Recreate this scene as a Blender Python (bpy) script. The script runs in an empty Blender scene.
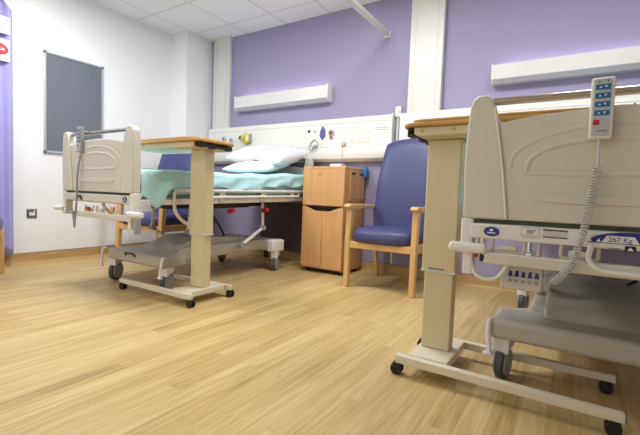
import bpy, bmesh, math, random
from mathutils import Vector, Matrix
PI = math.pi
R = math.radians
C = bpy.context.scene.collection
sc = bpy.context.scene

# ------------------------------------------------------------------ camera
def make_camera():
    f, yaw, pitch, roll = 398.24, -0.567, -0.0564, 0.0366
    cd = bpy.data.cameras.new('camera'); cam = bpy.data.objects.new('camera', cd); C.objects.link(cam)
    fw = Vector((math.sin(yaw)*math.cos(pitch), math.cos(yaw)*math.cos(pitch), math.sin(pitch)))
    r = Vector((math.cos(yaw), -math.sin(yaw), 0)); u = r.cross(fw)
    c, s = math.cos(roll), math.sin(roll)
    r2 = c*r + s*u; u2 = c*u - s*r
    m = Matrix((r2, u2, -fw)).transposed().to_4x4(); m.translation = Vector((4.46, -3.74, .77))
    cam.matrix_world = m
    cd.sensor_width = 36; cd.sensor_fit = 'HORIZONTAL'; cd.lens = f/640*36; cd.clip_start = .02
    sc.camera = cam
make_camera()

# ------------------------------------------------------------------ world, lights, exposure
w = bpy.data.worlds.new('world'); sc.world = w; w.use_nodes = True
w.node_tree.nodes['Background'].inputs[0].default_value = (.75, .85, 1, 1)
w.node_tree.nodes['Background'].inputs[1].default_value = .6
sc.view_settings.view_transform = 'Standard'; sc.view_settings.look = 'None'
sc.view_settings.gamma = 1; sc.view_settings.exposure = 0.0; sc.view_settings.use_curve_mapping = False
def area(name, loc, rot, sx, sy, power, col=(1, 1, 1)):
    l = bpy.data.lights.new(name, 'AREA'); l.shape = 'RECTANGLE'; l.size = sx; l.size_y = sy; l.energy = power; l.color = col
    o = bpy.data.objects.new(name, l); C.objects.link(o); o.location = loc; o.rotation_euler = rot
    return o
LIGHTS = [(1.2, -2.2), (2.9, -1.5), (4.6, -1.5), (1.5, -4.3)]      # unseen ceiling panels added to light the room, each with its own lamp
POW = [39, 36, 19, 17]
for (lx, ly), pw in zip(LIGHTS, POW):
    area('ceiling_lamp', (lx, ly, 2.70), (0, 0, 0), .56, .56, pw, (.96, .98, 1))
area('window_daylight', (1.9, -6.30, 1.6), (PI/2, 0, 0), 2.4, 1.4, 24, (.9, .95, 1))  # daylight of an unseen window, added to light the room

# ------------------------------------------------------------------ materials
def lin(h):
    if isinstance(h, str): h = [int(h[i:i+2], 16)/255 for i in (0, 2, 4)]
    return tuple((c/12.92 if c <= .04045 else ((c+.055)/1.055)**2.4) for c in h) + (1,)
def mat(name, col, rough=.5, metal=0, bump=0, bscale=60, var=0, vscale=8, emit=None, es=0, spec=.5, trans=0, coat=0, alpha=1):
    m = bpy.data.materials.new(name); m.use_nodes = True
    nt = m.node_tree; b = nt.nodes['Principled BSDF']; c = lin(col)
    b.inputs['Base Color'].default_value = c; b.inputs['Roughness'].default_value = rough
    b.inputs['Metallic'].default_value = metal; b.inputs['Specular IOR Level'].default_value = spec
    b.inputs['Transmission Weight'].default_value = trans; b.inputs['Coat Weight'].default_value = coat
    b.inputs['Alpha'].default_value = alpha
    tc = nt.nodes.new('ShaderNodeTexCoord')
    if var:
        n = nt.nodes.new('ShaderNodeTexNoise'); n.inputs['Scale'].default_value = vscale; n.inputs['Detail'].default_value = 4
        nt.links.new(tc.outputs['Object'], n.inputs['Vector'])
        r = nt.nodes.new('ShaderNodeMapRange'); r.inputs[1].default_value = .3; r.inputs[2].default_value = .7
        r.inputs[3].default_value = 1-var; r.inputs[4].default_value = 1+var
        nt.links.new(n.outputs['Fac'], r.inputs[0])
        x = nt.nodes.new('ShaderNodeVectorMath'); x.operation = 'SCALE'; x.inputs[0].default_value = c[:3]
        nt.links.new(r.outputs[0], x.inputs['Scale']); nt.links.new(x.outputs[0], b.inputs['Base Color'])
    if bump:
        n = nt.nodes.new('ShaderNodeTexNoise'); n.inputs['Scale'].default_value = bscale; n.inputs['Detail'].default_value = 3
        nt.links.new(tc.outputs['Object'], n.inputs['Vector'])
        bm_ = nt.nodes.new('ShaderNodeBump'); bm_.inputs['Strength'].default_value = bump; bm_.inputs['Distance'].default_value = .002
        nt.links.new(n.outputs['Fac'], bm_.inputs['Height']); nt.links.new(bm_.outputs[0], b.inputs['Normal'])
    if emit:
        b.inputs['Emission Color'].default_value = lin(emit); b.inputs['Emission Strength'].default_value = es
    return m
def wood(name, c1, c2, scale, rough=.45, coat=.1):
    """grain stretched along the axis with the small scale"""
    m = bpy.data.materials.new(name); m.use_nodes = True; nt = m.node_tree; b = nt.nodes['Principled BSDF']
    tc = nt.nodes.new('ShaderNodeTexCoord'); mp = nt.nodes.new('ShaderNodeMapping'); mp.inputs['Scale'].default_value = scale
    n = nt.nodes.new('ShaderNodeTexNoise'); n.inputs['Scale'].default_value = 1; n.inputs['Detail'].default_value = 5; n.inputs['Roughness'].default_value = .6
    r = nt.nodes.new('ShaderNodeValToRGB'); r.color_ramp.elements[0].position = .3; r.color_ramp.elements[1].position = .7
    r.color_ramp.elements[0].color = lin(c1); r.color_ramp.elements[1].color = lin(c2)
    nt.links.new(tc.outputs['Object'], mp.inputs[0]); nt.links.new(mp.outputs[0], n.inputs['Vector'])
    nt.links.new(n.outputs['Fac'], r.inputs[0]); nt.links.new(r.outputs[0], b.inputs['Base Color'])
    b.inputs['Roughness'].default_value = rough; b.inputs['Coat Weight'].default_value = coat
    return m
def plank_floor(name):
    m = bpy.data.materials.new(name); m.use_nodes = True; nt = m.node_tree; b = nt.nodes['Principled BSDF']; L = nt.links.new
    tc = nt.nodes.new('ShaderNodeTexCoord')
    mp = nt.nodes.new('ShaderNodeMapping'); mp.inputs['Rotation'].default_value = (0, 0, PI/2)
    L(tc.outputs['Object'], mp.inputs[0])
    br = nt.nodes.new('ShaderNodeTexBrick'); br.offset = .37; br.offset_frequency = 2
    br.inputs['Scale'].default_value = 1; br.inputs['Brick Width'].default_value = .92; br.inputs['Row Height'].default_value = .085
    br.inputs['Mortar Size'].default_value = .0007; br.inputs['Mortar Smooth'].default_value = .2
    br.inputs['Color1'].default_value = (0, 0, 0, 1); br.inputs['Color2'].default_value = (1, 1, 1, 1); br.inputs['Mortar'].default_value = (.25, .25, .25, 1)
    L(mp.outputs[0], br.inputs['Vector'])
    # grain
    m2 = nt.nodes.new('ShaderNodeMapping'); m2.inputs['Scale'].default_value = (46, 2.2, 1); L(tc.outputs['Object'], m2.inputs[0])
    off = nt.nodes.new('ShaderNodeVectorMath'); off.operation = 'MULTIPLY_ADD'; off.inputs[1].default_value = (9, 13, 0)
    L(br.outputs['Color'], off.inputs[0]); L(m2.outputs[0], off.inputs[2])
    n = nt.nodes.new('ShaderNodeTexNoise'); n.inputs['Scale'].default_value = 1; n.inputs['Detail'].default_value = 6; n.inputs['Roughness'].default_value = .62; n.inputs['Distortion'].default_value = .5
    L(off.outputs[0], n.inputs['Vector'])
    m3 = nt.nodes.new('ShaderNodeMapping'); m3.inputs['Scale'].default_value = (8, .7, 1); L(tc.outputs['Object'], m3.inputs[0])
    n2 = nt.nodes.new('ShaderNodeTexNoise'); n2.inputs['Scale'].default_value = 1; n2.inputs['Detail'].default_value = 2; L(m3.outputs[0], n2.inputs['Vector'])
    a = nt.nodes.new('ShaderNodeMath'); a.operation = 'MULTIPLY_ADD'; a.inputs[1].default_value = .19; L(br.outputs['Color'], a.inputs[0])
    a2 = nt.nodes.new('ShaderNodeMath'); a2.operation = 'MULTIPLY_ADD'; a2.inputs[1].default_value = .9; L(n.outputs['Fac'], a2.inputs[0])
    a3 = nt.nodes.new('ShaderNodeMath'); a3.operation = 'MULTIPLY'; a3.inputs[1].default_value = .3; L(n2.outputs['Fac'], a3.inputs[0])
    L(a3.outputs[0], a2.inputs[2]); L(a2.outputs[0], a.inputs[2])
    r = nt.nodes.new('ShaderNodeValToRGB'); e = r.color_ramp.elements
    e[0].position = .34; e[0].color = lin('8e6e40'); e[1].position = .86; e[1].color = lin('d5bb86')
    k = e.new(.58); k.color = lin('be9e66')
    L(a.outputs[0], r.inputs[0]); L(r.outputs[0], b.inputs['Base Color'])
    b.inputs['Roughness'].default_value = .42; b.inputs['Specular IOR Level'].default_value = .4
    bp = nt.nodes.new('ShaderNodeBump'); bp.inputs['Strength'].default_value = .08; bp.inputs['Distance'].default_value = .001
    L(n.outputs['Fac'], bp.inputs['Height']); L(bp.outputs[0], b.inputs['Normal'])
    return m
def tile_ceiling(name):
    m = bpy.data.materials.new(name); m.use_nodes = True; nt = m.node_tree; b = nt.nodes['Principled BSDF']; L = nt.links.new
    tc = nt.nodes.new('ShaderNodeTexCoord'); mp = nt.nodes.new('ShaderNodeMapping')
    mp.inputs['Location'].default_value = (-.318, .301+.6, 0)
    L(tc.outputs['Object'], mp.inputs[0])
    br = nt.nodes.new('ShaderNodeTexBrick'); br.offset = 0; br.inputs['Scale'].default_value = 1
    br.inputs['Brick Width'].default_value = .6; br.inputs['Row Height'].default_value = .6
    br.inputs['Mortar Size'].default_value = .013; br.inputs['Mortar Smooth'].default_value = .1
    br.inputs['Color1'].default_value = lin('f3f2f2'); br.inputs['Color2'].default_value = lin('f0eff0'); br.inputs['Mortar'].default_value = lin('dfdddd')
    L(mp.outputs[0], br.inputs['Vector']); L(br.outputs['Color'], b.inputs['Base Color'])
    b.inputs['Roughness'].default_value = .9
    bp = nt.nodes.new('ShaderNodeBump'); bp.inputs['Strength'].default_value = .4; bp.inputs['Distance'].default_value = .004; bp.invert = True
    L(br.outputs['Fac'], bp.inputs['Height']); L(bp.outputs[0], b.inputs['Normal'])
    return m
M = {}
M['floor'] = plank_floor('floor_vinyl'); M['ceiling'] = tile_ceiling('ceiling_tiles')
M['white_wall'] = mat('white_wall', 'f3f4f6', .75, bump=.05, bscale=200)
M['lilac'] = mat('lilac_wall', 'a199ba', .75, bump=.05, bscale=200)
M['trim'] = mat('white_trunking', 'dfded9', .4)
M['unit'] = mat('unit_white', 'e8e7e0', .38)
M['unit_line'] = mat('unit_groove', 'd2d1cc', .5)
M['cove'] = wood('cove_vinyl', 'b08a55', 'cba871', (3, 3, 40))
M['seal'] = mat('grey_seal', '6a6a74', .6)
M['black'] = mat('black_rubber', '17171a', .55)
M['dark'] = mat('dark_metal', '2e2c2b', .5)
M['steel'] = mat('steel', 'b8b2a8', .25, metal=1)
M['felt'] = mat('grey_felt', '6f747e', .95, bump=.3, bscale=400, var=.04, vscale=30)
M['alu'] = mat('aluminium', 'c3cad0', .35, metal=.6)
M['bed'] = mat('bed_beige', 'd9d6cc', .38)
M['bed_line'] = mat('bed_white_seam', 'efece2', .35)
M['bed_dent'] = mat('bed_relief', 'd0c6ae', .38)
M['bedwhite'] = mat('bed_white', 'ecebe8', .35)
M['base'] = mat('bed_base_grey', 'b9b4a9', .42)
M['grey'] = mat('light_grey', '9ea3a8', .45)
M['wheel'] = mat('wheel_grey', '4d5056', .5)
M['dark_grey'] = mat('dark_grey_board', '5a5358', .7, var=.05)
M['green'] = mat('dark_green', '3d4a38', .5)
M['table'] = mat('table_beige', 'd9cca6', .4)
M['table_pale'] = mat('table_pale', 'e4dcc4', .35)
M['oak'] = wood('table_oak', 'bd8c4b', 'd8aa62', (2, 30, 30), .35)
M['beech'] = wood('beech', 'd3a068', 'e0b07a', (22, 22, 1.5), .4)
M['beech_h'] = wood('beech_side', 'c8945c', 'd6a56c', (22, 22, 1.5), .4)
M['chairwood'] = wood('chair_beech', 'd4a565', 'e3b97c', (20, 20, 2), .35)
M['blue'] = mat('blue_vinyl', '444978', .42, bump=.12, bscale=350)
M['teal'] = mat('teal_sheet', 'bff0f8', .8, bump=.15, bscale=30)
M['white_cloth'] = mat('white_cloth', 'f0f1f2', .8, bump=.2, bscale=25)
M['plastic_wrap'] = mat('wrapped_pillow', 'e6eaf0', .22, bump=.9, bscale=22, coat=.6)
M['purple'] = mat('curtain_purple', 'a9a4dc', .85, bump=.2, bscale=15)
M['paper'] = mat('paper', 'eeeef2', .7)
M['ink'] = mat('grey_ink', '8a8a92', .7)
M['red'] = mat('red', 'c8242c', .5)
M['orange_red'] = mat('red_cable', 'c2502e', .5)
M['keyblue'] = mat('key_blue', '1e6fb0', .4)
M['navy'] = mat('badge_navy', '24388f', .35)
M['yellow'] = mat('yellow', 'dccf3a', .45)
M['violet'] = mat('violet_label', '5b5d9c', .5)
M['cord'] = mat('cord_grey', 'c9c9c6', .4)
M['socketmetal'] = mat('brushed_nickel', '8d857c', .35, metal=.7)
M['louvre'] = mat('lamp_lower', 'b9b6c2', .5)
M['diff'] = mat('lamp_front', 'e2e0dc', .4)
M['glow'] = mat('lamp_tube', 'ffffff', .4, emit='e9dcff', es=5)
M['panel_glow'] = mat('ceiling_panel', 'ffffff', .4, emit='fff6ea', es=4)
M['glass'] = mat('window_glass', 'ffffff', .02, trans=1)
M['skyblue'] = mat('blue_plastic', '2f7fc4', .4)

# ------------------------------------------------------------------ mesh helpers
class MB:
    def __init__(s): s.bm = bmesh.new()
    def add(s, verts, faces, m=None):
        vs = [s.bm.verts.new(m @ Vector(v) if m else v) for v in verts]
        for f in faces:
            try: s.bm.faces.new([vs[i] for i in f])
            except ValueError: pass
        return s
    def box(s, x0, x1, y0, y1, z0, z1, m=None):
        v = [(x, y, z) for x in (x0, x1) for y in (y0, y1) for z in (z0, z1)]
        return s.add(v, [(0, 1, 3, 2), (4, 6, 7, 5), (0, 4, 5, 1), (2, 3, 7, 6), (0, 2, 6, 4), (1, 5, 7, 3)], m)
    def prism(s, pts, axis, a, b, m=None):
        """pts in the plane normal to axis; 'x': (y,z), 'y': (x,z), 'z': (x,y)"""
        f = {'x': lambda p, t: (t, p[0], p[1]), 'y': lambda p, t: (p[0], t, p[1]), 'z': lambda p, t: (p[0], p[1], t)}[axis]
        n = len(pts); v = [f(p, a) for p in pts] + [f(p, b) for p in pts]
        return s.add(v, [tuple(range(n))[::-1], tuple(range(n, 2*n))] + [(i, (i+1) % n, n+(i+1) % n, n+i) for i in range(n)], m)
    def tube(s, pts, r, seg=10, closed=False, m=None, ry=None):
        pts = [Vector(p) for p in pts]; n = len(pts); rings = []
        prev = None
        for i, p in enumerate(pts):
            if closed: t = (pts[(i+1) % n]-pts[i-1])
            else: t = pts[min(i+1, n-1)]-pts[max(i-1, 0)]
            t.normalize()
            if prev is None:
                u = Vector((0, 0, 1)) if abs(t.z) < .9 else Vector((1, 0, 0))
                u = (u - t*u.dot(t)).normalized()
            else: u = (prev - t*prev.dot(t)).normalized()
            prev = u; v = t.cross(u); rr = r[i] if isinstance(r, (list, tuple)) else r
            rings.append([p + u*math.cos(2*PI*k/seg)*rr*(ry or 1) + v*math.sin(2*PI*k/seg)*rr for k in range(seg)])
        vs = [q for g in rings for q in g]; fs = []
        for i in range(n if closed else n-1):
            j = (i+1) % n
            for k in range(seg): fs.append((i*seg+k, i*seg+(k+1) % seg, j*seg+(k+1) % seg, j*seg+k))
        if not closed: fs += [tuple(range(seg))[::-1], tuple((n-1)*seg+k for k in range(seg))]
        return s.add(vs, fs, m)
    def cyl(s, a, b, r, seg=16, m=None): return s.tube([a, b], r, seg, m=m)
    def grid(s, fn, nu, nv, m=None):
        v = [fn(i/nu, j/nv) for i in range(nu+1) for j in range(nv+1)]
        return s.add(v, [(i*(nv+1)+j, (i+1)*(nv+1)+j, (i+1)*(nv+1)+j+1, i*(nv+1)+j+1) for i in range(nu) for j in range(nv)], m)
    def build(s, name, m, parent=None, bevel=0, seg=2, smooth=True, sub=0, angle=38, solid=0):
        bmesh.ops.recalc_face_normals(s.bm, faces=s.bm.faces)
        me = bpy.data.meshes.new(name); s.bm.to_mesh(me); s.bm.free(); me.materials.append(m)
        o = bpy.data.objects.new(name, me); C.objects.link(o)
        if smooth:
            for p in me.polygons: p.use_smooth = True
            me.set_sharp_from_angle(angle=math.radians(angle))
        if solid: q = o.modifiers.new('solid', 'SOLIDIFY'); q.thickness = solid; q.offset = 0
        if bevel:
            q = o.modifiers.new('bevel', 'BEVEL'); q.width = bevel; q.segments = seg; q.limit_method = 'ANGLE'; q.angle_limit = math.radians(35)
        if sub: q = o.modifiers.new('sub', 'SUBSURF'); q.levels = sub; q.render_levels = sub
        if parent: o.parent = parent
        return o
def bx(name, x0, x1, y0, y1, z0, z1, m, parent=None, bevel=0, seg=2): return MB().box(x0, x1, y0, y1, z0, z1).build(name, m, parent, bevel, seg)
def thing(name, label, cat, loc=(0, 0, 0), rotz=0, group=None):
    o = bpy.data.objects.new(name, None); C.objects.link(o); o.location = loc; o.rotation_euler = (0, 0, rotz)
    o.empty_display_size = .1
    return tag(o, label, cat, group)
def tag(o, label, cat, group=None):
    o['label'] = label; o['category'] = cat
    if group: o['group'] = group
    return o
def struct(o): o['kind'] = 'structure'; return o
def kids(o): return [c for c in list(bpy.data.objects) if c.parent == o]
def copy_tree(o, parent=None):
    ch = kids(o); c = o.copy(); C.objects.link(c); c.parent = parent
    for k in ch: copy_tree(k, c)
    return c
def dup(o, label, loc, rotz=0, group=None):
    c = copy_tree(o); c.location = loc; c.rotation_euler = (0, 0, rotz); c['label'] = label
    if group: c['group'] = group
    return c
def arc(cx, cy, r, a0, a1, n=8):
    return [(cx+r*math.cos(math.radians(a0+(a1-a0)*i/n)), cy+r*math.sin(math.radians(a0+(a1-a0)*i/n))) for i in range(n+1)]
def rrect(x0, x1, y0, y1, r, n=5):
    return arc(x1-r, y1-r, r, 0, 90, n)+arc(x0+r, y1-r, r, 90, 180, n)+arc(x0+r, y0+r, r, 180, 270, n)+arc(x1-r, y0+r, r, 270, 360, n)
def smoothpath(pts, n=6):
    """Catmull-Rom through 3-D points"""
    P = [Vector(p) for p in pts]; P = [2*P[0]-P[1]] + P + [2*P[-1]-P[-2]]; out = []
    for i in range(1, len(P)-2):
        for k in range(n):
            t = k/n; a, b, c, d = P[i-1:i+3]
            out.append(.5*((2*b)+(c-a)*t+(2*a-5*b+4*c-d)*t*t+(3*b-a-3*c+d)*t**3))
    return out+[P[-2]]
def text(body, size, loc, rot, m, parent, name='lettering', extrude=.0006):
    cu = bpy.data.curves.new(name, 'FONT'); cu.body = body; cu.size = size; cu.extrude = extrude; cu.align_x = 'CENTER'; cu.align_y = 'CENTER'
    t = bpy.data.objects.new(name, cu); C.objects.link(t)
    dg = bpy.context.evaluated_depsgraph_get(); me = bpy.data.meshes.new_from_object(t.evaluated_get(dg))
    bpy.data.objects.remove(t); me.materials.clear(); me.materials.append(m)
    o = bpy.data.objects.new(name, me); C.objects.link(o); o.location = loc; o.rotation_euler = rot; o.parent = parent
    return o

# ------------------------------------------------------------------ the room
H = 2.735; XR = 7.4; YF = -6.5
struct(bx('floor', -.1, XR+.1, YF-.1, .1, -.1, 0, M['floor']))
struct(bx('ceiling', -.1, XR+.1, YF-.1, .1, H, H+.1, M['ceiling']))
struct(bx('wall_left', -.1, 0, YF, 0, 0, H, M['white_wall']))
struct(bx('wall_back', -.1, XR+.1, 0, .1, 0, H, M['lilac']))
struct(bx('wall_right', XR, XR+.1, YF, 0, 0, H, M['white_wall']))
mb = MB()                                                   # unseen wall behind the camera, window opening added for daylight
mb.box(0, .7, YF-.1, YF, 0, H).box(3.1, XR, YF-.1, YF, 0, H).box(.7, 3.1, YF-.1, YF, 0, .9).box(.7, 3.1, YF-.1, YF, 2.3, H)
struct(mb.build('wall_front', M['white_wall']))
mb = MB()
mb.box(.7, .76, YF-.08, YF+.01, .9, 2.3).box(3.04, 3.1, YF-.08, YF+.01, .9, 2.3).box(.76, 3.04, YF-.08, YF+.01, .9, .96).box(.76, 3.04, YF-.08, YF+.01, 2.24, 2.3).box(1.87, 1.93, YF-.08, YF+.01, .96, 2.24)
win = struct(mb.build('window_1', M['trim'], bevel=.004))  # unseen window, added as a source of daylight
bx('pane', .76, 3.04, YF-.05, YF-.044, .96, 2.24, M['glass'], win)
# boxed column in the corner
struct(bx('trim_1', 0, .3, -.41, 0, 0, H, M['white_wall']))
# coved vinyl skirting with a dark sealing strip on top
def cove(name, pts, m):
    mb = MB(); prof = [(0, 0), (.034, 0), (.02, .005), (.011, .013), (.007, .03), (.006, .1), (0, .1)]
    (x0, y0), (x1, y1), (nx, ny) = pts
    v = [(x0+nx*a, y0+ny*a, z) for a, z in prof]+[(x1+nx*a, y1+ny*a, z) for a, z in prof]; n = len(prof)
    mb.add(v, [tuple(range(n)), tuple(range(n, 2*n))]+[(i, (i+1) % n, n+(i+1) % n, n+i) for i in range(n)])
    o = struct(mb.build(name, M['cove']))
    mb = MB(); v = [(x0+nx*a, y0+ny*a, z) for a, z in ((0, .1), (.007, .1), (.005, .106), (0, .106))]+[(x1+nx*a, y1+ny*a, z) for a, z in ((0, .1), (.007, .1), (.005, .106), (0, .106))]
    mb.add(v, [(0, 1, 2, 3), (4, 5, 6, 7)]+[(i, (i+1) % 4, 4+(i+1) % 4, 4+i) for i in range(4)])
    mb.build('sealing_strip', M['seal'], o)
cove('baseboard_left', ((0, YF), (0, -.41), (1, 0)), 0)
cove('baseboard_back', ((.3, 0), (XR, 0), (0, -1)), 0)
cove('baseboard_column_front', ((.0, -.41), (.3, -.41), (0, -1)), 0)
cove('baseboard_column_side', ((.3, -.41), (.3, 0), (1, 0)), 0)
# vertical trunking on the back wall
for nm, x0, x1, d in (('trim_2', .375, .665, .05), ('trim_3', 3.055, 3.37, .06)):
    o = struct(bx(nm, x0, x1-.0, -d, 0, 1.5, H, M['trim'], bevel=.006))
    bx('cover_seam', x0+.05, x0+.056, -d-.002, -d+.002, 1.62, H-.01, M['unit_line'], o)
    bx('cover_seam', x1-.056, x1-.05, -d-.002, -d+.002, 1.62, H-.01, M['unit_line'], o)
# ceiling light panels out of the picture, added to light the room
for i, (lx, ly) in enumerate(LIGHTS):
    t = thing('ceiling_light', ['square ceiling light panel nearest the grey noticeboard', 'square ceiling light panel between the two beds', 'square ceiling light panel above the bed cut off by the picture edge', 'square ceiling light panel nearest the window'][i], 'ceiling light', (lx, ly, H), 0, 'ceiling lights')
    MB().box(-.3, .3, -.3, -.28, -.02, -.001).box(-.3, .3, .28, .3, -.02, -.001).box(-.3, -.28, -.28, .28, -.02, -.001).box(.28, .3, -.28, .28, -.02, -.001).build('frame', M['trim'], t)
    bx('diffuser', -.28, .28, -.28, .28, -.012, -.001, M['panel_glow'], t)

# ------------------------------------------------------------------ wall furniture
# noticeboard on the left wall
t = thing('noticeboard', 'grey felt noticeboard in a slim aluminium frame on the left wall', 'noticeboard', (0, -1.585, 1.1))
bx('felt_panel', .004, .014, -.275, .275, .01, .965, M['felt'], t)
mb = MB()
mb.box(.002, .022, -.29, -.272, .012, .966).box(.002, .022, .272, .29, .012, .966).box(.002, .022, -.272, .272, -.006, .012).box(.002, .022, -.272, .272, .962, .98)
mb.build('frame', M['alu'], t, .002)
for a in (-.281, .281):
    for b in (.003, .971): bx('corner_cap', .001, .026, a-.013, a+.013, b-.013, b+.013, M['seal'], t, .004)
# socket
t = thing('wall_socket', 'brushed metal single wall socket low on the left wall', 'wall socket', (0, -1.98, .487))
bx('face_plate', .001, .008, -.044, .044, -.044, .044, M['socketmetal'], t, .003)
MB().box(.007, .0095, -.022, .026, -.02, .012).build('socket_insert', M['paper'], t, .001)
mb = MB(); mb.box(.009, .011, -.003, .003, .0, .009).box(.009, .011, -.014, -.008, -.016, -.012).box(.009, .011, .008, .014, -.016, -.012); mb.build('pin_holes', M['dark'], t)
MB().box(.007, .013, .014, .026, .018, .032).build('rocker_switch', M['paper'], t, .001)

# privacy curtain
t = thing('privacy_curtain', 'bunched purple privacy curtain hanging at the left wall', 'curtain', (.06, -2.155, 0))
mb = MB()
def cf(u, v):
    z = .1+v*2.33
    y = -.62*u
    rnd = 0
    if z > 2.3 and u < .12: rnd = -.10*((z-2.3)/.13)**2*(1-u/.12)
    return (.02*math.sin(u*38)*(1-.3*v)+.012*math.sin(u*11+v*2), y+rnd, z)
mb.grid(cf, 90, 24); mb.build('curtain_cloth', M['purple'], t, solid=.003, angle=180)
bx('hem', -.012, .012, -.02, .0, .1, 2.28, M['purple'], t, .004)
bx('care_label', .036, .0385, -.30, -.025, 2.10, 2.25, M['paper'], t)
mb = MB()
for q in range(3): mb.box(.0385, .0393, -.29, -.06-.02*q, 2.135+q*.034, 2.142+q*.034)
mb.box(.0385, .0393, -.052, -.04, 2.215, 2.227)
mb.build('label_print', M['ink'], t)
bx('warning_label', .036, .0385, -.32, -.03, 1.86, 2.05, M['paper'], t)
mb = MB(); mb.prism([(-.128+.09*math.cos(2*PI*i/28), 1.96+.055*math.sin(2*PI*i/28)) for i in range(28)], 'x', .0385, .0395); mb.build('warning_oval', M['red'], t)
bx('warning_band', .0395, .0402, -.21, -.07, 1.95, 1.97, M['paper'], t)
bx('warning_print', .0402, .0408, -.195, -.085, 1.956, 1.964, M['red'], t)
for q in range(7): MB().tube(smoothpath([(0, -.06-.09*q, 2.44), (.006, -.06-.09*q, 2.47), (0, -.06-.09*q, 2.49)]), .008, 6).build('hook', M['paper'], t)
bx('curtain_track', -.012, .012, -4.1, 0, 2.49, 2.515, M['trim'], t, .004)
for q in (-4.0, -2.0, -.1): bx('track_hanger', -.01, .01, q, q+.02, 2.51, H, M['trim'], t)

# rail of the cubicle curtain between the beds
t = thing('curtain_rail', 'white overhead curtain rail running out from the lilac wall', 'curtain rail', (2.80, 0, 2.375))
bx('rail', -.026, .026, -3.2, -.018, -.012, .026, M['trim'], t, .004)
bx('wall_bracket', -.036, .036, -.018, -.001, -.028, .032, M['unit'], t, .004)
for q in (-1.6, -3.1): bx('hanger_rod', -.008, .008, q, q+.02, .026, H-2.375, M['trim'], t)

# wall reading lights
def wall_light(x0, x1, z0, z1, label):
    t = thing('wall_light', label, 'wall light', ((x0+x1)/2, 0, z0), 0, 'linear wall lights above the beds')
    hw = (x1-x0)/2; h = z1-z0; d = .1
    MB().prism([(-.001, .0), (-d*.72, .0), (-d, .035), (-d, h-.012), (-d+.006, h-.012), (-d+.006, .04), (-d*.7, .008), (-.001, .008)], 'x', -hw+.012, hw-.012).build('front_cover', M['diff'], t)
    for a in (-1, 1):
        MB().prism([(-.001, 0), (-d*.72, 0), (-d-.003, .035), (-d-.003, h), (-.001, h)], 'x', a*hw-.012 if a > 0 else a*hw, a*hw if a > 0 else a*hw+.012).build('end_cap', M['unit'], t, .003)
    bx('back_plate', -hw+.012, hw-.012, -.012, -.001, .01, h, M['unit'], t)
    MB().prism([(-.006, -.003), (-d*.73, -.003), (-d-.002, .033), (-d-.0005, .036), (-d*.72, .0005), (-.006, .0005)], 'x', -hw+.014, hw-.014).build('lower_diffuser', M['louvre'], t)
    MB().cyl((-hw+.05, -.05, h-.035), (hw-.05, -.05, h-.035), .013).build('uplight_tube', M['glow'], t)
    return t
wall_light(.815, 2.18, 1.775, 1.955, 'long white wall light above the bed with the teal sheet')
wall_light(3.80, 5.20, 1.76, 1.925, 'long white wall light above the bed nearest the camera')

# bedhead service units
def bedhead(x0, x1, label, services):
    t = thing('bedhead_unit', label, 'bedhead unit', (x0, 0, 0), 0, 'bedhead service units')
    L_ = x1-x0
    MB().prism([(-.002, 1.13), (-.05, 1.13), (-.085, 1.16), (-.095, 1.21), (-.085, 1.26), (-.075, 1.28), (-.075, 1.555), (-.055, 1.585), (-.002, 1.585)], 'x', 0, L_).build('housing', M['unit'], t, .003)
    MB().prism([(-.002, 1.125), (-.055, 1.125), (-.092, 1.155), (-.103, 1.21), (-.092, 1.265), (-.078, 1.285), (-.078, 1.56), (-.055, 1.592), (-.002, 1.592)], 'x', L_-.02, L_+.006).build('end_cap', M['trim'], t, .003)
    mb = MB(); mb.box(.02, L_-.03, -.0775, -.0745, 1.525, 1.529).box(.02, L_-.03, -.0765, -.0745, 1.283, 1.287); mb.build('groove', M['unit_line'], t)
    return t
u1 = bedhead(.335, 2.915, 'white bedhead service unit behind the bed with the teal sheet', 1)
u2 = bedhead(2.995, 5.60, 'white bedhead service unit behind the bed nearest the camera', 1)
def gas(t, x, z, ring, face, body=None):
    mb = MB(); mb.cyl((x, -.074, z), (x, -.085, z), .042, 24); mb.build('outlet_plate', M[ring], t, .003)
    MB().cyl((x, -.084, z), (x, -.098, z), .024, 20).build('outlet_face', M[face], t, .002)
    MB().cyl((x, -.097, z), (x, -.103, z), .009, 14).build('outlet_port', M['dark'], t)
def sockets(t, x0, z0, n, step=.085):
    for k in range(n):
        x = x0+k*step
        bx('socket_plate', x-.036, x+.036, -.078, -.074, z0-.036, z0+.036, M['unit'], t, .003)
        mb = MB().box(x-.003, x+.003, -.079, -.0777, z0+.004, z0+.012).box(x-.014, x-.008, -.079, -.0777, z0-.014, z0-.01).box(x+.008, x+.014, -.079, -.0777, z0-.014, z0-.01)
        mb.build('pin_holes', M['unit_line'], t)
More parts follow.
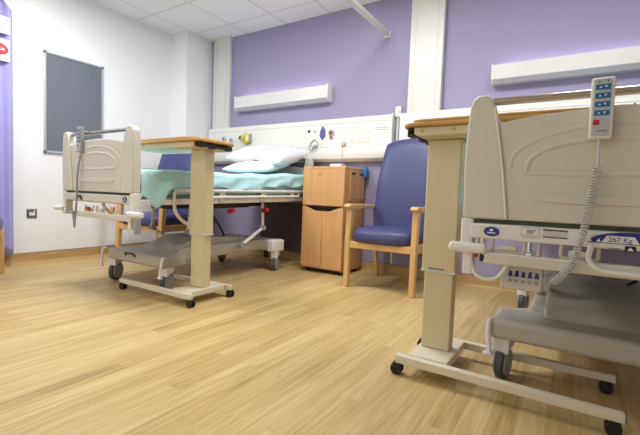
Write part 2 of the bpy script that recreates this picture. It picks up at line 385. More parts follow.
def fit_out(t, off=0):
    gas(t, .43, 1.42, 'trim', 'alu'); gas(t, .30, 1.44, 'unit_line', 'alu')
    gas(t, 1.90, 1.435, 'unit_line', 'ink')
    bx('earth_point', 1.595, 1.625, -.084, -.074, 1.45, 1.48, M['black'], t, .005)
    bx('earth_point', 1.67, 1.70, -.08, -.074, 1.45, 1.475, M['alu'], t, .003)
    MB().prism([(1.78, 1.36), (1.825, 1.40), (1.82, 1.47), (1.785, 1.52), (1.755, 1.46), (1.748, 1.41)], 'y', -.079, -.074).build('warning_sticker', M['violet'], t)
    bx('call_button', 1.89, 1.915, -.092, -.098+.0, 1.375, 1.40, M['red'], t, .003)
    bx('indicator', 1.88, 1.92, -.084, -.074, 1.365, 1.405, M['unit_line'], t, .003)
    for zz in (1.45, 1.35): sockets(t, 2.075, zz, 4)
    bx('name_plate', 2.40, 2.55, -.0765, -.074, 1.455, 1.459, M['ink'], t); bx('name_plate', 2.40, 2.55, -.0765, -.074, 1.435, 1.439, M['ink'], t)
fit_out(u1); fit_out(u2)
# yellow medical outlet device plugged in
t = thing('flowmeter', 'yellow oxygen flowmeter plugged into the bedhead unit', 'flowmeter', (1.04, -.0765, 1.43))
MB().box(-.05, .05, -.05, -.002, -.06, .045).build('body', M['yellow'], t, .012, 3)
MB().cyl((-.03, -.05, .0), (-.03, -.072, .0), .03, 20).build('dial', M['yellow'], t, .003)
MB().cyl((-.03, -.071, .0), (-.03, -.079, .0), .012, 16).build('dial_hub', M['grey'], t)
bx('label', .01, .045, -.052, -.05, -.03, .03, M['paper'], t)
MB().box(.05, .066, -.045, -.01, -.05, .05).build('bracket', M['grey'], t, .004)
MB().cyl((-.02, -.03, .045), (-.02, -.03, .075), .01, 12).build('nipple', M['yellow'], t)
MB().tube(smoothpath([(-.10, -.022, .01), (-.16, -.05, -.02), (-.14, -.05, -.10), (-.10, -.04, -.16), (-.06, -.035, -.2)]), .004, 8).build('hose', M['cord'], t)
MB().cyl((-.10, -.01, .01), (-.10, -.035, .01), .024, 16).build('probe', M['dark'], t, .003)

# thermostat box with its conduit
t = thing('thermostat', 'small white thermostat box on the lilac wall above the blue chair', 'thermostat', (2.955, 0, 1.61))
bx('case', -.031, .031, -.032, -.001, -.05, .05, M['unit'], t, .005)
MB().cyl((.01, -.032, .0), (.01, -.037, .0), .014, 16).build('dial', M['unit_line'], t)
bx('conduit', -.016, .006, -.016, -.001, -1.5, -.05, M['trim'], t, .002)

# white curled fitting on a post by the locker
t = thing('curled_hose', 'small white curled hose clipped to the bedhead unit just left of the locker', 'hose', (2.04, -.085, 1.30))
MB().cyl((0, .007, 0), (0, -.02, 0), .018, 14).build('hose_clip', M['unit_line'], t, .003)
MB().tube(smoothpath([(0, -.02, 0), (-.03, -.035, -.05), (-.06, -.04, -.02), (-.02, -.045, .03), (.03, -.045, .05), (.05, -.04, .01), (.01, -.05, -.02), (-.03, -.05, .02), (.02, -.05, .07)]), .006, 8).build('hose', M['grey'], t)

# pull cord
t = thing('pull_cord', 'red pull cord hanging from the bedhead unit behind the locker', 'cord', (2.39, -.082, 0))
MB().cyl((0, .002, 1.31), (0, -.022, 1.31), .024, 18).build('switch_dome', M['unit_line'], t, .004)
MB().tube(smoothpath([(0, -.024, 1.305), (.002, -.03, 1.2), (0, -.032, 1.08)]), .0022, 6).build('cord', M['orange_red'], t)
t = tag(MB().tube(smoothpath([(2.085, -.03, 1.10), (2.09, -.03, .8), (2.08, -.03, .5), (2.085, -.04, .25), (2.09, -.06, .09), (2.0, -.16, .02), (1.90, -.24, .009)]), .007, 8).build('power_cable', M['orange_red']), 'red cable hanging down the wall between bed and locker', 'cable')

t = thing('dark_board', 'dark grey board standing against the wall under the head of the left bed', 'board', (1.66, -.05, .0))  # dark upright shape just off the wall, its nature left open
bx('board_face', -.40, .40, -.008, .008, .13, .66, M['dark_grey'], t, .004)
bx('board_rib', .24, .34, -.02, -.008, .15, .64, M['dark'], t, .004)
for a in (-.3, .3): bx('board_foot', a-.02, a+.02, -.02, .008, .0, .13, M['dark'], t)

# ------------------------------------------------------------------ bedside locker
t = thing('bedside_locker', 'beech bedside locker with scooped double doors beside the left bed', 'locker', (2.385, -.23, 0))
W2 = .235
mb = MB()
mb.box(-W2, -W2+.018, -.2, .2, .035, 1.03).box(W2-.018, W2, -.2, .2, .035, 1.03).box(-W2+.018, W2-.018, .185, .2, .035, 1.03)
mb.box(-W2+.018, W2-.018, -.18, .185, .035, .053).box(-W2+.018, W2-.018, -.18, .185, .66, .676)
mb.build('carcass', M['beech_h'], t, .002)
bx('top', -W2-.004, W2+.004, -.204, .204, 1.03, 1.05, M['beech'], t, .004)
d = bx('drop_flap', -W2+.001, W2-.001, -.219, -.201, .668, 1.028, M['beech'], t, .003)
MB().cyl((-.04, -.219, .975), (-.04, -.224, .975), .008, 12).build('lock', M['socketmetal'], d)
for a in (-.2, .19): MB().cyl((a, -.219, .705), (a, -.223, .705), .005, 10).build('screw_cap', M['orange_red'], d)
bx('recess', -W2+.018, W2-.018, -.17, -.16, .5, .664, M['dark'], t)
def scoop(x0, x1):
    pts = [(x0, .05), (x1, .05)]
    for i in range(13):
        x = x1+(x0-x1)*i/12; q = abs(x)/W2
        zz = .655-.042*(.5+.5*math.cos(PI*min(1, max(0, q-.25)/.70)))
        pts.append((x, zz))
    return pts
for a, b in ((-W2+.001, -.0022), (.0022, W2-.001)):
    d = MB().prism(scoop(a, b), 'y', -.219, -.201).build('door', M['beech'], t, .002)
bx('door_gap', -.006, .006, -.2005, -.199, .06, .60, M['dark'], t)
bx('plinth', -W2+.02, W2-.02, -.17, .18, .022, .035, M['dark'], t)
for a in (-.19, .19):
    for b in (-.15, .15):
        MB().cyl((a-.01, b, .016), (a+.01, b, .016), .016, 16).box(a-.014, a+.014, b-.006, b+.006, .014, .03).build('castor', M['black'], t)
# side holder with slots
sd = bx('side_rail', W2, W2+.012, -.11, .19, .72, 1.02, M['beech_h'], t, .003)
for q in (-.06, .11): bx('hand_slot', W2+.012, W2+.0135, q-.04, q+.04, .978, 1.0, M['dark'], sd)
bx('side_groove', W2+.0115, W2+.0128, -.10, .18, .735, .74, M['orange_red'], sd)
t = thing('tissue_box', 'flat white tissue box on top of the bedside locker', 'box', (2.37, -.15, 1.0505))
bx('carton', -.065, .065, -.05, .05, 0, .045, M['paper'], t, .003)
MB().prism([(x*.03, y*.012) for x, y in ((-1, -1), (1, -1), (1, 1), (-1, 1))], 'z', .045, .047).build('opening', M['unit_line'], t)
t = thing('blue_clip', 'bright blue clip on the back corner of the locker', 'clip', (2.645, -.055, .985))
MB().prism(rrect(-.022, .022, -.02, .075, .015), 'y', -.03, .03).build('clip_body', M['skyblue'], t, .004)
bx('clip_jaw', -.018, .012, -.02, .02, .074, .088, M['skyblue'], t, .004)

# ------------------------------------------------------------------ armchairs
def make_chair(label, loc, rotz, arms=True):
    t = thing('armchair', label, 'armchair', loc, rotz, 'blue vinyl armchairs')
    # front at -y; origin at the floor between the legs; front legs at y=-.28
    hw = .29
    for s in (-1, 1):
        MB().prism([(-.305, 0), (-.262, 0), (-.245, .40), (-.215, .665), (-.285, .68), (-.30, .42)] if arms else [(-.305, 0), (-.262, 0), (-.245, .40), (-.30, .42)], 'x', s*hw-.024, s*hw+.024).build('front_leg', M['chairwood'], t, .008)
        MB().prism([(.33, 0), (.372, 0), (.275, .42), (.29, .70), (.24, .70), (.225, .40)], 'x', s*hw-.018, s*hw+.018).build('rear_leg', M['chairwood'], t, .008)
        if arms:
          mb = MB(); pts = [(-.325, .668), (-.335, .688), (-.30, .706), (.0, .702), (.30, .695), (.30, .665), (.0, .662), (-.2, .655)]
          mb.prism(pts, 'x', s*hw-.03, s*hw+.03); mb.build('armrest', M['chairwood'], t, .009, 3)
        bx('side_rail', s*hw-.013, s*hw+.013, -.26, .26, .33, .395, M['chairwood'], t, .004)
    mb = MB().prism([(-hw, .335), (hw, .335), (hw, .395), (.15, .385), (-.15, .385), (-hw, .395)], 'y', -.29, -.265); mb.build('front_rail', M['chairwood'], t, .004)
    bx('rear_rail', -hw, hw, .24, .262, .33, .395, M['chairwood'], t, .004)
    # seat cushion
    def sf(u, v):
        th = 2*PI*v; 
        return None
    mb = MB(); prof = []
    n = 36; rings = []
    for k, (ins, z) in enumerate(((.03, .385), (.008, .392), (0, .42), (.0, .455), (.012, .482), (.045, .497), (.12, .503))):
        ring = []
        for i in range(n):
            a = 2*PI*i/n; cx_, sx_ = math.cos(a), math.sin(a)
            e = .28; X = (abs(cx_)**e)*(1 if cx_ > 0 else -1)*(.268-ins); Y = (abs(sx_)**e)*(1 if sx_ > 0 else -1)*(.29-ins)-.005
            if Y < 0: Y -= .03*(1-(X/.27)**2)
            ring.append((X, Y, z+.012*math.cos(Y*4)))
        rings += ring
    K = 7
    fs = [(k*n+i, k*n+(i+1) % n, (k+1)*n+(i+1) % n, (k+1)*n+i) for k in range(K-1) for i in range(n)]+[tuple(range(n)), tuple((K-1)*n+i for i in range(n))]
    mb.add(rings, fs); mb.build('seat', M['blue'], t, angle=80)
    # high back: slab curved and leaning
    mb = MB(); nz, nx = 18, 16; vs = []; fs = []
    def prof_w(s): 
        return .245+.018*math.sin(s*PI*1.3)+.004*s+(.02*(1-s) if s < .3 else 0)
    for side in (0, 1):
        for j in range(nz+1):
            s_ = j/nz
            for i in range(nx+1):
                u_ = -1+2*i/nx
                x = u_*prof_w(s_)
                z = .44+s_*.885-(.05*u_*u_*s_**3)
                yc = .20+.145*s_+.03*math.sin(s_*PI*1.1)*-1
                th = .052*(1-abs(u_)**6*.55)*(1-max(0, (s_-.9)/.1)**3*.5)
                vs.append((x, yc+(-th if side == 0 else th*.7)-.02*(abs(u_)**2)*(1 if side == 0 else .3), z))
    N = (nz+1)*(nx+1)
    for side in (0, 1):
        for j in range(nz):
            for i in range(nx):
                a = side*N+j*(nx+1)+i; fs.append((a, a+1, a+nx+2, a+nx+1))
    edge = [i for i in range(nx+1)]+[(j)*(nx+1)+nx for j in range(1, nz+1)]+[nz*(nx+1)+i for i in range(nx-1, -1, -1)]+[j*(nx+1) for j in range(nz-1, 0, -1)]
    for k in range(len(edge)):
        a, b = edge[k], edge[(k+1) % len(edge)]; fs.append((a, b, N+b, N+a))
    mb.add(vs, fs); mb.build('backrest', M['blue'], t, .008, 3, angle=60)
    return t
ch = make_chair('blue high-back armchair with beech arms beside the bedside locker', (3.145, -.482, 0), 0)
c2 = dup(ch, 'blue high-back armchair partly hidden behind the bed with the teal sheet', (.62, -1.0, 0), R(11))
c3 = make_chair('armless wooden chair with blue seat, just showing at the purple curtain', (.50, -2.728, 0), R(155), False)
c3.name = 'side_chair'; c3['category'] = 'chair'; del c3['group']

# ------------------------------------------------------------------ overbed tables
def make_table(label, loc, rotz):
    t = thing('overbed_table', label, 'overbed table', loc, rotz, 'wheeled overbed tables')
    # castor end at x=0, rails towards +x, centre line y=0
    for s in (-1, 1):
        r = MB().prism([(-.01, .05), (.795, .05), (.795, .082), (-.01, .088)], 'y', s*.178-.016, s*.178+.016).build('floor_rail', M['table_pale'], t, .004)
        bx('end_plug', .795, .798, s*.178-.014, s*.178+.014, .053, .083, M['seal'], r)
        for x in (.0, .77):
            c = MB().cyl((x-.005, s*.178-.02, .025), (x-.005, s*.178-.006, .025), .025, 18).cyl((x-.005, s*.178+.006, .025), (x-.005, s*.178+.02, .025), .025, 18).build('castor', M['black'], t, .002)
            MB().box(x-.018, x+.012, s*.178-.006, s*.178+.006, .012, .042).box(x-.02, x+.014, s*.178-.022, s*.178+.022, .038, .052).build('castor_fork', M['black'], c, .002)
    bx('base_plate', .035, .205, -.159, .159, .052, .092, M['table_pale'], t, .004)
    bx('inner_column', .05, .178, -.035, .035, .092, .5, M['table'], t, .006, 3)
    c = bx('outer_column', .038, .188, -.043, .043, .445, 1.035, M['table'], t, .008, 3)
    bx('collar', .036, .19, -.045, .045, .442, .452, M['unit_line'], c, .001)
    bx('maker_label', .07, .14, -.0445, -.043, .455, .462, M['ink'], c)
    # frame under the top
    f = MB().prism([(.03, 1.035), (.74, 1.038), (.76, 1.05), (.76, 1.072), (.015, 1.072), (.015, 1.045)], 'y', -.165, .165).build('top_frame', M['table'], t, .004)
    for x in (.05, .18, .45): MB().cyl((x, -.165, 1.056), (x, -.169, 1.056), .007, 10).build('screw', M['oak'], f)
    # tilt mechanism
    mb = MB().box(-.005, .02, -.15, .15, 1.045, 1.07).box(-.02, .01, -.15, -.10, 1.035, 1.07).box(-.02, .01, .0, .05, 1.035, 1.07).box(-.02, .01, .10, .15, 1.035, 1.07)
    mb.cyl((-.008, -.15, 1.052), (-.008, .15, 1.052), .010); mb.build('tilt_mechanism', M['dark'], t, .003)
    MB().prism(rrect(-.04, .80, -.19, .19, .07, 7), 'z', 1.0725, 1.090).build('table_top', M['oak'], t, .006, 3)
    MB().prism(rrect(.0, .77, -.185, .185, .05, 7), 'z', 1.090, 1.102).build('raised_lip', M['oak'], t, .004)
    return t
tb = make_table('wheeled overbed table with wooden top behind the nearest bed footboard', (3.85, -1.92, 0), 0)
tb2 = dup(tb, 'wheeled overbed table with wooden top beside the bed with the teal sheet', (2.37, -1.83, 0), PI)
for k in kids(tb2):                                         # this one is wound a little higher
    if k.name.split('.')[0] in ('outer_column', 'top_frame', 'tilt_mechanism', 'table_top', 'raised_lip'): k.location.z += .018

# ------------------------------------------------------------------ hospital beds
YFOOT = -2.19
def make_bed(label, cx, slope, dz, right):
    t = thing('hospital_bed', label, 'hospital bed', (cx, YFOOT, 0), 0, 'beige electric hospital beds')
    FS = .955
    zz = lambda y: slope*y                                  # y measured from the foot end
    def sh(o_mb):                                           # tip the upper bed slightly towards the foot
        for v in o_mb.bm.verts: v.co.z += zz(max(0, v.co.y))
        return o_mb
    # --- footboard
    def post(s):
        x = lambda a: s*a
        p = [(x(.478), .706), (x(.484), .92), (x(.476), 1.075)] + [(x(.476-.03*(1-math.cos(a))), 1.075+.07*math.sin(a)) for a in (.5, 1.0, 1.57)]
        p += [(x(.412), 1.147), (x(.396), 1.13), (x(.385), 1.10), (x(.37), 1.02), (x(.345), .87), (x(.325), .706)]
        return p
    mb = MB(); mb.prism(post(-1), 'y', -.03, .03).prism(post(1), 'y', -.03, .03)
    # panel top curve
    top = []
    for i in range(25):
        x = -.395+.79*i/24; q = abs(x)/.395
        top.append((x, 1.078-.036*q**2 + (.03*((q-.93)/.07) if q > .93 else 0)))
    fb = mb.prism([(-.33, .706), (.33, .706)]+top[::-1], 'y', -.022, .018).build('footboard', M['bed'], t, .008, 3)
    for s in (-1, 1):
        MB().tube(smoothpath([(s*.386, -.028, 1.10), (s*.371, -.028, 1.02), (s*.346, -.028, .87), (s*.326, -.028, .709)]), .0045, 8).build('seam', M['bed_line'], fb)
    # moulded relief: bow band above, lozenge and bar
    def band(z0, amp, hw_, th_, y0, y1, end=0):
        n = 26; up = []; dn = []
        for i in range(n+1):
            q = -1+2*i/n; e = math.sqrt(max(0, 1-q**8))
            zc = z0+amp*(1-q*q)
            up.append((q*hw_, zc+th_*e)); dn.append((q*hw_, zc-th_*e*.7))
        return up+dn[::-1]
    n = 24; lens = [(-.27+.54*k/n, .872-.006*math.sin(PI*k/n)) for k in range(n+1)]+[(.27*math.cos(PI*k/n), .885+.095*math.sin(PI*k/n)**.8) for k in range(n+1)]
    rim = [(x, -.0145, z) for x, z in lens]
    MB().tube(rim, .0125, 14, closed=True).build('relief_rim', M['bed'], fb)
    outer = [(.325*math.cos(PI*(-.04+1.08*k/n)), -.0105, .90+.125*math.sin(PI*(-.04+1.08*k/n))) for k in range(n+1)]
    MB().tube(outer, .0145, 14).build('relief_rim', M['bed'], fb)
    MB().prism(band(.785, -.004, .24, .017, 0, 0), 'y', -.028, -.02).build('relief_bar', M['bed'], fb, .006, 3)
    fb.scale.x = FS; fb.location.z = dz
    MB().cyl((-.38, 0, 1.125+dz), (.38, 0, 1.125+dz), .0135, 16).build('push_rail', M['steel'], t)
    # --- lower crossbar with badges
    cb = bx('crossbar', -.43, .43, -.03, .01, .635, .69, M['bedwhite'] if right else M['bed'], t, .007, 3)
    cb.location.z = dz
    for s in (-1, 1): bx('corner_post', s*.44-.022, s*.44+.022, -.028, .03, .58, .706+dz, M['bedwhite'], t, .008, 3)
    bx('deck_end', -.42, .42, -.01, .03, .692+dz, .704+dz, M['green'], t)
    def badge(x, z, w_, h_):
        b = MB().prism([(x+w_*math.cos(2*PI*i/28), z+h_*math.sin(2*PI*i/28)) for i in range(28)], 'y', -.0325, -.03).build('badge', M['navy'], cb)
        MB().prism([(x+w_*.25*math.cos(2*PI*i/12), z+h_*.3+h_*.25*math.sin(2*PI*i/12)) for i in range(12)], 'y', -.033, -.0324).build('badge_mark', M['paper'], b)
        bx('badge_mark', x-w_*.5, x+w_*.5, -.033, -.0324, z-h_*.4, z-h_*.15, M['paper'], b)
    if right: badge(-.355, .663, .026, .017)
    else: badge(.375, .663, .024, .018)
    if right:
        pl = bx('plate', -.262, -.205, -.0315, -.03, .65, .688, M['unit_line'], cb)
        bx('plate_field', -.257, -.21, -.032, -.0314, .662, .682, M['paper'], pl)
        for q in range(3): bx('plate_text', -.245, -.225+.004*q, -.0325, -.0319, .665+q*.005, .6675+q*.005, M['navy'], pl)
        lb = bx('green_label', -.195, -.125, -.0315, -.03, .656, .684, M['unit_line'], cb)
        bx('green_line', -.195, -.125, -.032, -.0314, .679, .684, M['green'], lb); bx('green_line', -.195, -.125, -.032, -.0314, .656, .66, M['green'], lb)
        # load badge, half oval
        el = MB().prism([(.045+.115*math.cos(PI*i/20), .653+.037*math.sin(PI*i/20)) for i in range(21)], 'y', -.0325, -.03).build('load_badge', M['navy'], cb)
        MB().prism([(-.035, .655), (.06, .655), (.047, .677), (-.022, .677)], 'y', -.033, -.0324).build('load_plate', M['paper'], el)
        text('267 Kg', .021, (.012, -.0334, .665), (PI/2, 0, 0), M['navy'], el, 'load_text')
        for q in (-.095, -.072): MB().prism([(.03+q-.006, .656), (.03+q+.006, .656), (.03+q, .667)], 'y', -.033, -.0324).build('load_icon', M['paper'], el)
        w1 = bx('warning_plate', .025, .052, -.0325, -.03, .632, .649, M['black'], cb)
        MB().prism([(.030, .635), (.047, .635), (.0385, .646)], 'y', -.033, -.0324).build('warning_triangle', M['paper'], w1)
        bx('small_print', -.015, .015, -.0308, -.03, .6365, .640, M['ink'], cb)
    # --- bumpers at the corners
    for s in (-1, 1):
        b0, b1 = (.365, .495) if right else (.43, .59) if s > 0 else (.42, .53)
        mb = MB(); mb.tube([(s*b1, -.045, .60), (s*(b1-.008), -.045, .60), (s*(b0+.008), -.045, .60), (s*b0, -.045, .60)], [.011, .019, .019, .011], 16)
        mb.build('bumper', M['bedwhite'], t)
        MB().box(s*.43-.018, s*.43+.018, -.035, .02, .555 if (s < 0 and not right) else .50, .60).build('rail_bracket', M['bedwhite'], t, .006)
    # --- second bar below with black end
    x0 = -.375 if right else -.24
    lb = bx('linen_rail', x0, .47, -.05, -.015, .550, .590, M['bed'], t, .006, 3)
    MB().cyl((x0-.012, -.033, .570), (x0+.004, -.033, .570), .017, 16).build('rail_plug', M['black'], lb)
    # lock handles under the crossbar
    for hx in ((-.30, -.09) if right else (-.09, .06)):
        h = MB().tube(smoothpath([(hx-.05, -.015, .635), (hx-.05, -.02, .60), (hx-.035, -.02, .593), (hx+.035, -.02, .593), (hx+.05, -.02, .60), (hx+.05, -.015, .635)]), .006, 8).build('lock_handle', M['bed_dent'], t)
        bx('handle_grip', hx-.03, hx+.03, -.026, -.012, .598, .618, M['bed'], h, .004)
    if right:
        MB().tube(smoothpath([(-.06, -.036, .64), (-.065, -.05, .60), (-.04, -.055, .573), (.0, -.055, .565), (.12, -.055, .565), (.16, -.055, .573), (.18, -.05, .60), (.175, -.036, .64)]), .0085, 10).build('grab_handle', M['bedwhite'], t)
        # nurse control box hanging below
        cbx = bx('control_box', -.325, -.19, .03, .10, .455, .545, M['unit_line'], t, .006)
        for k in range(5):
            MB().prism([(-.30+.021*k, .503), (-.285+.021*k, .503), (-.288+.021*k, .521+.004*(k % 2)), (-.296+.021*k, .525)], 'y', .027, .0305).build('pictogram', M['navy'], cbx)
            MB().cyl((-.293+.021*k, .03, .488), (-.293+.021*k, .025, .488), .006, 10).build('key', M['grey'], cbx)
        MB().tube(smoothpath([(-.42, -.02, .56), (-.405, -.03, .51), (-.37, -.03, .492), (-.33, -.03, .50), (-.30, -.03, .545), (-.295, -.02, .575)]), .0075, 10).build('cord_hook', M['bedwhite'], t)
        bx('red_tag', -.41, -.395, -.03, -.022, .565, .58, M['red'], t, .002)
    else:
        MB().tube([(-.20+.035*math.cos(a), -.034, .672+.028*math.sin(a)) for a in [PI*i/10 for i in range(11)]], .006, 8).build('release_handle', M['black'], t)
        bx('pivot_block', -.09, -.06, -.045, -.028, .60, .625, M['orange_red'], t, .003)
        bx('pivot_block', .22, .26, -.045, -.028, .60, .64, M['chairwood'], t, .004)
        MB().box(.47, .50, -.03, .01, .47, .575).build('accessory_socket', M['grey'], t, .008)
    # --- upper frame
    mb = MB()
    for s in (-1, 1): mb.box(s*.43-.02, s*.43+.02, .02, 2.06, .655, .695)
    for y in (.05, .55, 1.1, 1.6, 2.03): mb.box(-.43, .43, y-.02, y+.02, .655, .69)
    sh(mb).build('chassis_frame', M['bedwhite'], t, .005)
    mb = MB()
    for a, b in ((.04, .56), (.58, .88), (.90, 1.18), (1.20, 2.04)): mb.box(-.42, .42, a, b, .70, .715)
    sh(mb).build('mattress_platform', M['grey'], t, .003)
    mb = MB().box(-.25, .25, .7, 1.3, .60, .645).box(-.12, -.04, .5, 1.7, .60, .64).box(.04, .12, .5, 1.7, .60, .64)
    sh(mb).build('actuator', M['dark'], t, .006)
    ms = MB().box(-.42, .42, .05, 2.02, .716, .86); sh(ms).build('mattress', M['teal'], t, .03, 4)
    # --- head board
    hb = MB().prism([(-.33, .76), (.33, .76), (.36, .80)]+[(x*.95, z+.01) for x, z in top[::-1]]+[(-.36, .80)], 'y', 2.04, 2.075)
    for s in (-1, 1): hb.prism([(x, z+.03) for x, z in post(s)], 'y', 2.03, 2.085)
    hb = hb.build('headboard', M['bed'], t, .008, 3); hb.scale.x = FS
    MB().cyl((-.38, 2.06, 1.155), (.38, 2.06, 1.155), .0135, 16).build('push_rail', M['steel'], t)
    # --- lift arms
    for (ya, yb, yc) in ((1.10, 1.39, 1.38), (.80, .60, .62)):
        aw = .345 if ya > 1 else .24
        for s in (-1, 1):
            arm = MB().tube([(s*aw, ya, .29), (s*aw, yb, .435)], .021, 8, ry=.6).build('lift_arm', M['bedwhite'], t)
            MB().tube([(s*aw, yb, .435), (s*aw, yc, .665+zz(yc))], .018, 8, ry=.6).build('lift_link', M['bedwhite'], t)
            MB().cyl((s*aw-.026, yb, .435), (s*aw+.026, yb, .435), .024, 14).build('pivot', M['grey'], arm)
            MB().cyl((s*aw-.026, ya, .29), (s*aw+.026, ya, .29), .028, 14).build('pivot', M['grey'], arm)
    for y in (.92, 1.36): MB().cyl((.36, y, .60), (.43, y, .615), .02, 12).build('release_knob', M['red'], t, .004)
    MB().tube(smoothpath([(.1, 1.15, .30), (.2, 1.0, .42), (.25, .85, .55), (.2, .8, .63)]), .008, 8).build('power_lead', M['black'], t)
    # --- base
    mb = MB()
    plan = [(-.355, .25), (.355, .25), (.355, .46), (.23, .56), (.23, 1.46), (.37, 1.50), (.37, 1.66), (-.37, 1.66), (-.37, 1.50), (-.23, 1.46), (-.23, .56), (-.385, .46)]
    mb.prism(plan[:4]+[(-.23, .56), (-.355, .46)], 'z', .19, .278).prism([(-.23, .50), (.23, .50)]+plan[4:10], 'z', .20, .308); mb.build('base_cover', M['base'], t, .022, 4).location.x = -.03 if right else .03
    MB().prism([(.38, .27), (1.52, .300), (1.46, .33), (1.2, .345), (.9, .37), (.72, .375), (.58, .325)], 'x', -.20, .20).build('base_hump', M['base'], t, .03, 4)
    if not right:
        MB().tube(smoothpath([(-.06, .25, .245), (-.05, .235, .265), (0, .23, .272), (.05, .235, .265), (.06, .25, .245)]), .006, 8).build('base_handle', M['black'], t)
    for s in (-1, 1):
        for y, xo in ((.33, .335), (1.56, .375)):
            mm = Matrix.Translation((s*xo, y, 0)) @ Matrix.Rotation(R(-8 if right else 22), 4, 'Z')
            c = MB().tube([(-.018, 0, .075), (-.014, 0, .075), (.014, 0, .075), (.018, 0, .075)], [.066, .075, .075, .066], 28, m=mm).build('castor', M['wheel'], t)
            for q in (-1, 1): MB().tube([(q*.0175, 0, .075), (q*.025, 0, .075), (q*.029, 0, .075)], [.060, .057, .032], 24, m=mm).build('hub_cap', M['grey'], c)
            MB().prism([(-.05, .12), (.0, .142), (.045, .145), (.05, .20), (-.05, .20)], 'x', -.034, .034, m=mm).build('castor_fork', M['bedwhite'], c, .008, 3)
        lv = MB().tube(smoothpath([(s*.372, .27, .27), (s*.388, .25, .262), (s*.386, .24, .20), (s*.378, .235, .135)]), .010, 8).build('brake_lever', M['bedwhite'], t)
        MB().box(s*.384-.02, s*.384+.02, .222, .247, .12, .137).build('pedal', M['bedwhite'], lv, .006)
    for s in (-1, 1): MB().box(s*.375-.045, s*.375+.045, 1.47, 1.65, .19, .31).build('castor_arm', M['bedwhite'], t, .02, 3)
    # --- side rails, folded down
    for s in (-1, 1):
        X = s*.465
        mb = MB()
        # long rail: top tube, second tube
        mb.tube([(X, .30, .757), (X, 1.90, .757)], .0125, 12).tube([(X, .62, .707), (X, 1.80, .707)], .0125, 12)
        mb.tube([(X, 1.90, .757), (X, 1.915, .742), (X, 1.91, .69)], .0125, 12)
        mb.tube([(X, 1.80, .707), (X, 1.80, .757)], .010, 10)
        sh(mb).build('side_rail', M['bedwhite'], t)
        mb = MB(); mb.tube(smoothpath([(X, .32, .757), (X, .29, .74), (X, .285, .68), (X, .30, .60), (X, .37, .53), (X, .44, .505), (X, .455, .53), (X, .455, .62), (X, .455, .75)]), .0125, 10); sh(mb).build('rail_loop', M['bedwhite'], t)
        for y in (.75, 1.25, 1.7): sh(MB().box(X-.012*s-.012, X-.012*s+.012, y-.03, y+.03, .665, .76)).build('rail_mount', M['unit_line'], t, .006)
    return t
bedL = make_bed('beige hospital bed with teal sheet and white pillows by the locker', 1.59, .022, .03, False)
bedR = make_bed('beige hospital bed nearest the camera, cut off by the right picture edge', 4.572, 0, 0, True)

# handsets hung on the push rails
def make_handset(label, loc, spiral):
    t = thing('bed_handset', label, 'handset', loc, 0, 'bed handsets hung over the push rails')
    b = MB().prism(rrect(-.03, .03, -.13, .055, .007), 'y', -.012, .012).build('case', M['unit'] if spiral else M['grey'], t, .004)
    MB().prism(rrect(-.022, .022, -.122, .05, .004), 'y', -.0132, -.0119).build('face_panel', M['alu'], t)
    bx('rail_hook', -.012, .012, .012, .045, .0, .03, M['grey'], t, .004)
    for q in range(4):
        k = bx('button', -.019, .019, -.0155, -.013, .018-.026*q, .034-.026*q, M['keyblue'], t, .001)
        MB().prism([(-.011, .023-.026*q), (-.003, .023-.026*q), (-.007, .029-.026*q)], 'y', -.0158, -.0154).build('arrow', M['paper'], k)
        MB().prism([(.011, .029-.026*q), (.003, .029-.026*q), (.007, .023-.026*q)], 'y', -.0158, -.0154).build('arrow', M['paper'], k)
    bx('stop_button', -.02, -.004, -.0155, -.013, -.088, -.072, M['red'], t, .001)
    MB().prism([(-.014, .040), (-.008, .040), (-.011, .046)], 'y', -.0136, -.0131).prism([(.008, .046), (.014, .046), (.011, .040)], 'y', -.0136, -.0131).build('direction_mark', M['dark'], t)
    bx('print_line', -.012, .016, -.0136, -.0131, -.108, -.104, M['ink'], t)
    MB().tube([(0, 0, -.128), (0, -.001, -.15)], [.007, .0045], 10).build('strain_relief', M['cord'], t)
    return t
hs = make_handset('white handset with blue keys on the nearest bed push rail', (4.512, -2.24, 1.102), True)
# spiral cord from the handset down to the frame
def spiral(path, r, pitch, wire):
    P = smoothpath(path, 30); out = []; acc = 0
    for i in range(len(P)-1):
        d = P[i+1]-P[i]; n = 8; t = d.normalized(); u = t.cross(Vector((0, 1, 0))).normalized(); v = t.cross(u)
        ns = max(1, int(d.length/pitch*10))
        for k in range(ns):
            a = 2*PI*(acc+d.length*k/ns)/pitch
            out.append(P[i]+d*(k/ns)+u*math.cos(a)*r+v*math.sin(a)*r)
        acc += d.length
    return MB().tube(out, wire, 6)
MB().tube(smoothpath([(0, -.001, -.15), (0, -.012, -.18), (0, -.015, -.215)]), .0035, 8).build('cord_tail', M['cord'], hs)
spiral([(0, -.015, -.215), (-.004, -.015, -.265), (-.012, -.016, -.336), (-.021, -.028, -.399), (-.031, -.028, -.448), (-.041, -.028, -.497), (-.059, -.028, -.54), (-.095, -.02, -.589)], .0098, .0088, .0029).build('spiral_cord', M['cord'], hs)
hs2 = make_handset('grey handset with hanging straight cord on the left bed push rail', (1.41, -2.225, 1.145), False)
mb = MB(); mb.tube(smoothpath([(0, -.002, -.15), (-.005, -.02, -.3), (-.01, -.02, -.45), (-.034, -.02, -.60), (-.045, -.02, -.68)]), .0075, 8); mb.tube(smoothpath([(-.045, -.02, -.68), (-.058, -.02, -.62), (-.08, -.018, -.55)]), .0065, 8)
mb.build('cord', M['grey'], hs2)

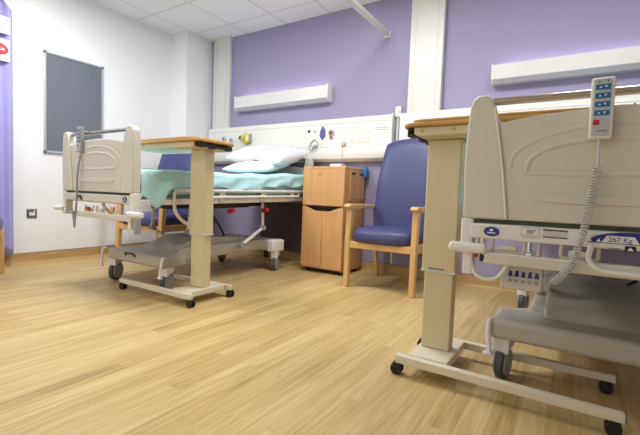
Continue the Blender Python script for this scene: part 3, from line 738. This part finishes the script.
# sheet over the left mattress
def sheet():
    mb = MB(); random.seed(4)
    y0, y1 = .03, 2.03; hw = .445; x_drop = .155
    def f(u, v):
        y = y0+(y1-y0)*v
        w = 2*u-1; a = abs(w)
        top = .905+.022*y+(.035*min(1, max(0, (y-1.25)/.5)))
        drop_len = .11+.014*math.sin(y*7+w)+.008*math.sin(y*23)+.13*math.exp(-((y-.15)/.075)**2)
        tz = .80
        if a < tz:
            x = w/tz*hw; z = top+.008*math.sin(x*14+y*9)*math.sin(y*5)+.02*math.exp(-((y-.35)/.16)**2)*math.cos(x*6)
            z -= .02*(a/tz)**6
        else:
            q = (a-tz)/(1-tz); s = 1 if w > 0 else -1
            x = s*(hw+.012*math.sin(q*PI*.5)+.012*q*math.sin(y*31+q*2)+.010*math.sin(y*15+q*5)*math.sin(q*PI*.8)+(.022*math.exp(-((y-.10-.22*q)/.035)**2) if y < .6 else 0)); z = top-.02-q*drop_len
        if y < .06: z -= (.06-y)/.03*.05
        return (x, y, z)
    mb.grid(f, 70, 90)
    o = mb.build('bed_sheet', M['teal'], solid=.006, angle=180)
    o.location = (1.59, YFOOT, 0)
    return tag(o, 'pale teal sheet draped over the mattress of the left bed', 'sheet')
sheet()
# bunched fold of cloth at the foot
mb = MB()
def ff(u, v):
    y = .08+.48*v; th = u*PI*1.0
    r = .085+.016*math.sin(v*9+u*3)+.012*math.sin(v*21+u*7)
    x = .40-.10*v+.09*math.cos(th-.2)*(1+.1*math.sin(v*13)); z = .895+.01*math.sin(v*PI*2)+r*math.sin(th)*.55*math.sin(PI*min(1, max(.05, v*1.0)))**.4
    return (x, y, z)

# pillows
def pillow(name, label, loc, rot, sx, sy, sz, m, pinch=.5, seed=0, bump=0.004, group='white pillows at the head of the left bed'):
    mb = MB(); n = 26; random.seed(seed); ph = [random.random()*6 for _ in range(6)]
    def g(sgn):
        def f(u, v):
            a, b = 2*u-1, 2*v-1
            sq = (max(0, (1-abs(a)**2.6))*max(0, (1-abs(b)**2.6)))**.5
            k = 1-.07*(1-abs(b)**2)*abs(a)**6*0-.0
            x = a*sx*(1-.06*(1-b*b)*0-.05*(1-abs(b))*abs(a)**4); y = b*sy*(1-.05*(1-abs(a))*abs(b)**4)
            z = sgn*sz*sq+bump*math.sin(a*7+ph[0]+b*3)*math.sin(b*6+ph[1])*sq
            z += .5*bump*math.sin(a*15+ph[2])*sq
            return (x, y, z)
        return f
    mb.grid(g(1), n, n); mb.grid(g(-1), n, n)
    bmesh.ops.remove_doubles(mb.bm, verts=mb.bm.verts, dist=.0006)
    o = mb.build(name, m, angle=100, sub=1); o.location = loc; o.rotation_euler = rot
    return tag(o, label, 'pillow', group)
pillow('pillow', 'white pillow lying lowest at the head of the teal sheet', (1.57, -.50, 1.050), (R(12), 0, R(3)), .32, .21, .06, M['white_cloth'], seed=1)
pillow('pillow', 'plump white pillow on top, nearer the yellow flowmeter', (1.42, -.36, 1.198), (R(13), R(-3), R(4)), .28, .21, .085, M['white_cloth'], seed=2)
pillow('pillow', 'crinkly plastic-wrapped pillow on top, nearer the bedside locker', (1.80, -.40, 1.172), (R(17), R(10), R(-9)), .22, .21, .088, M['plastic_wrap'], seed=3, bump=.01)
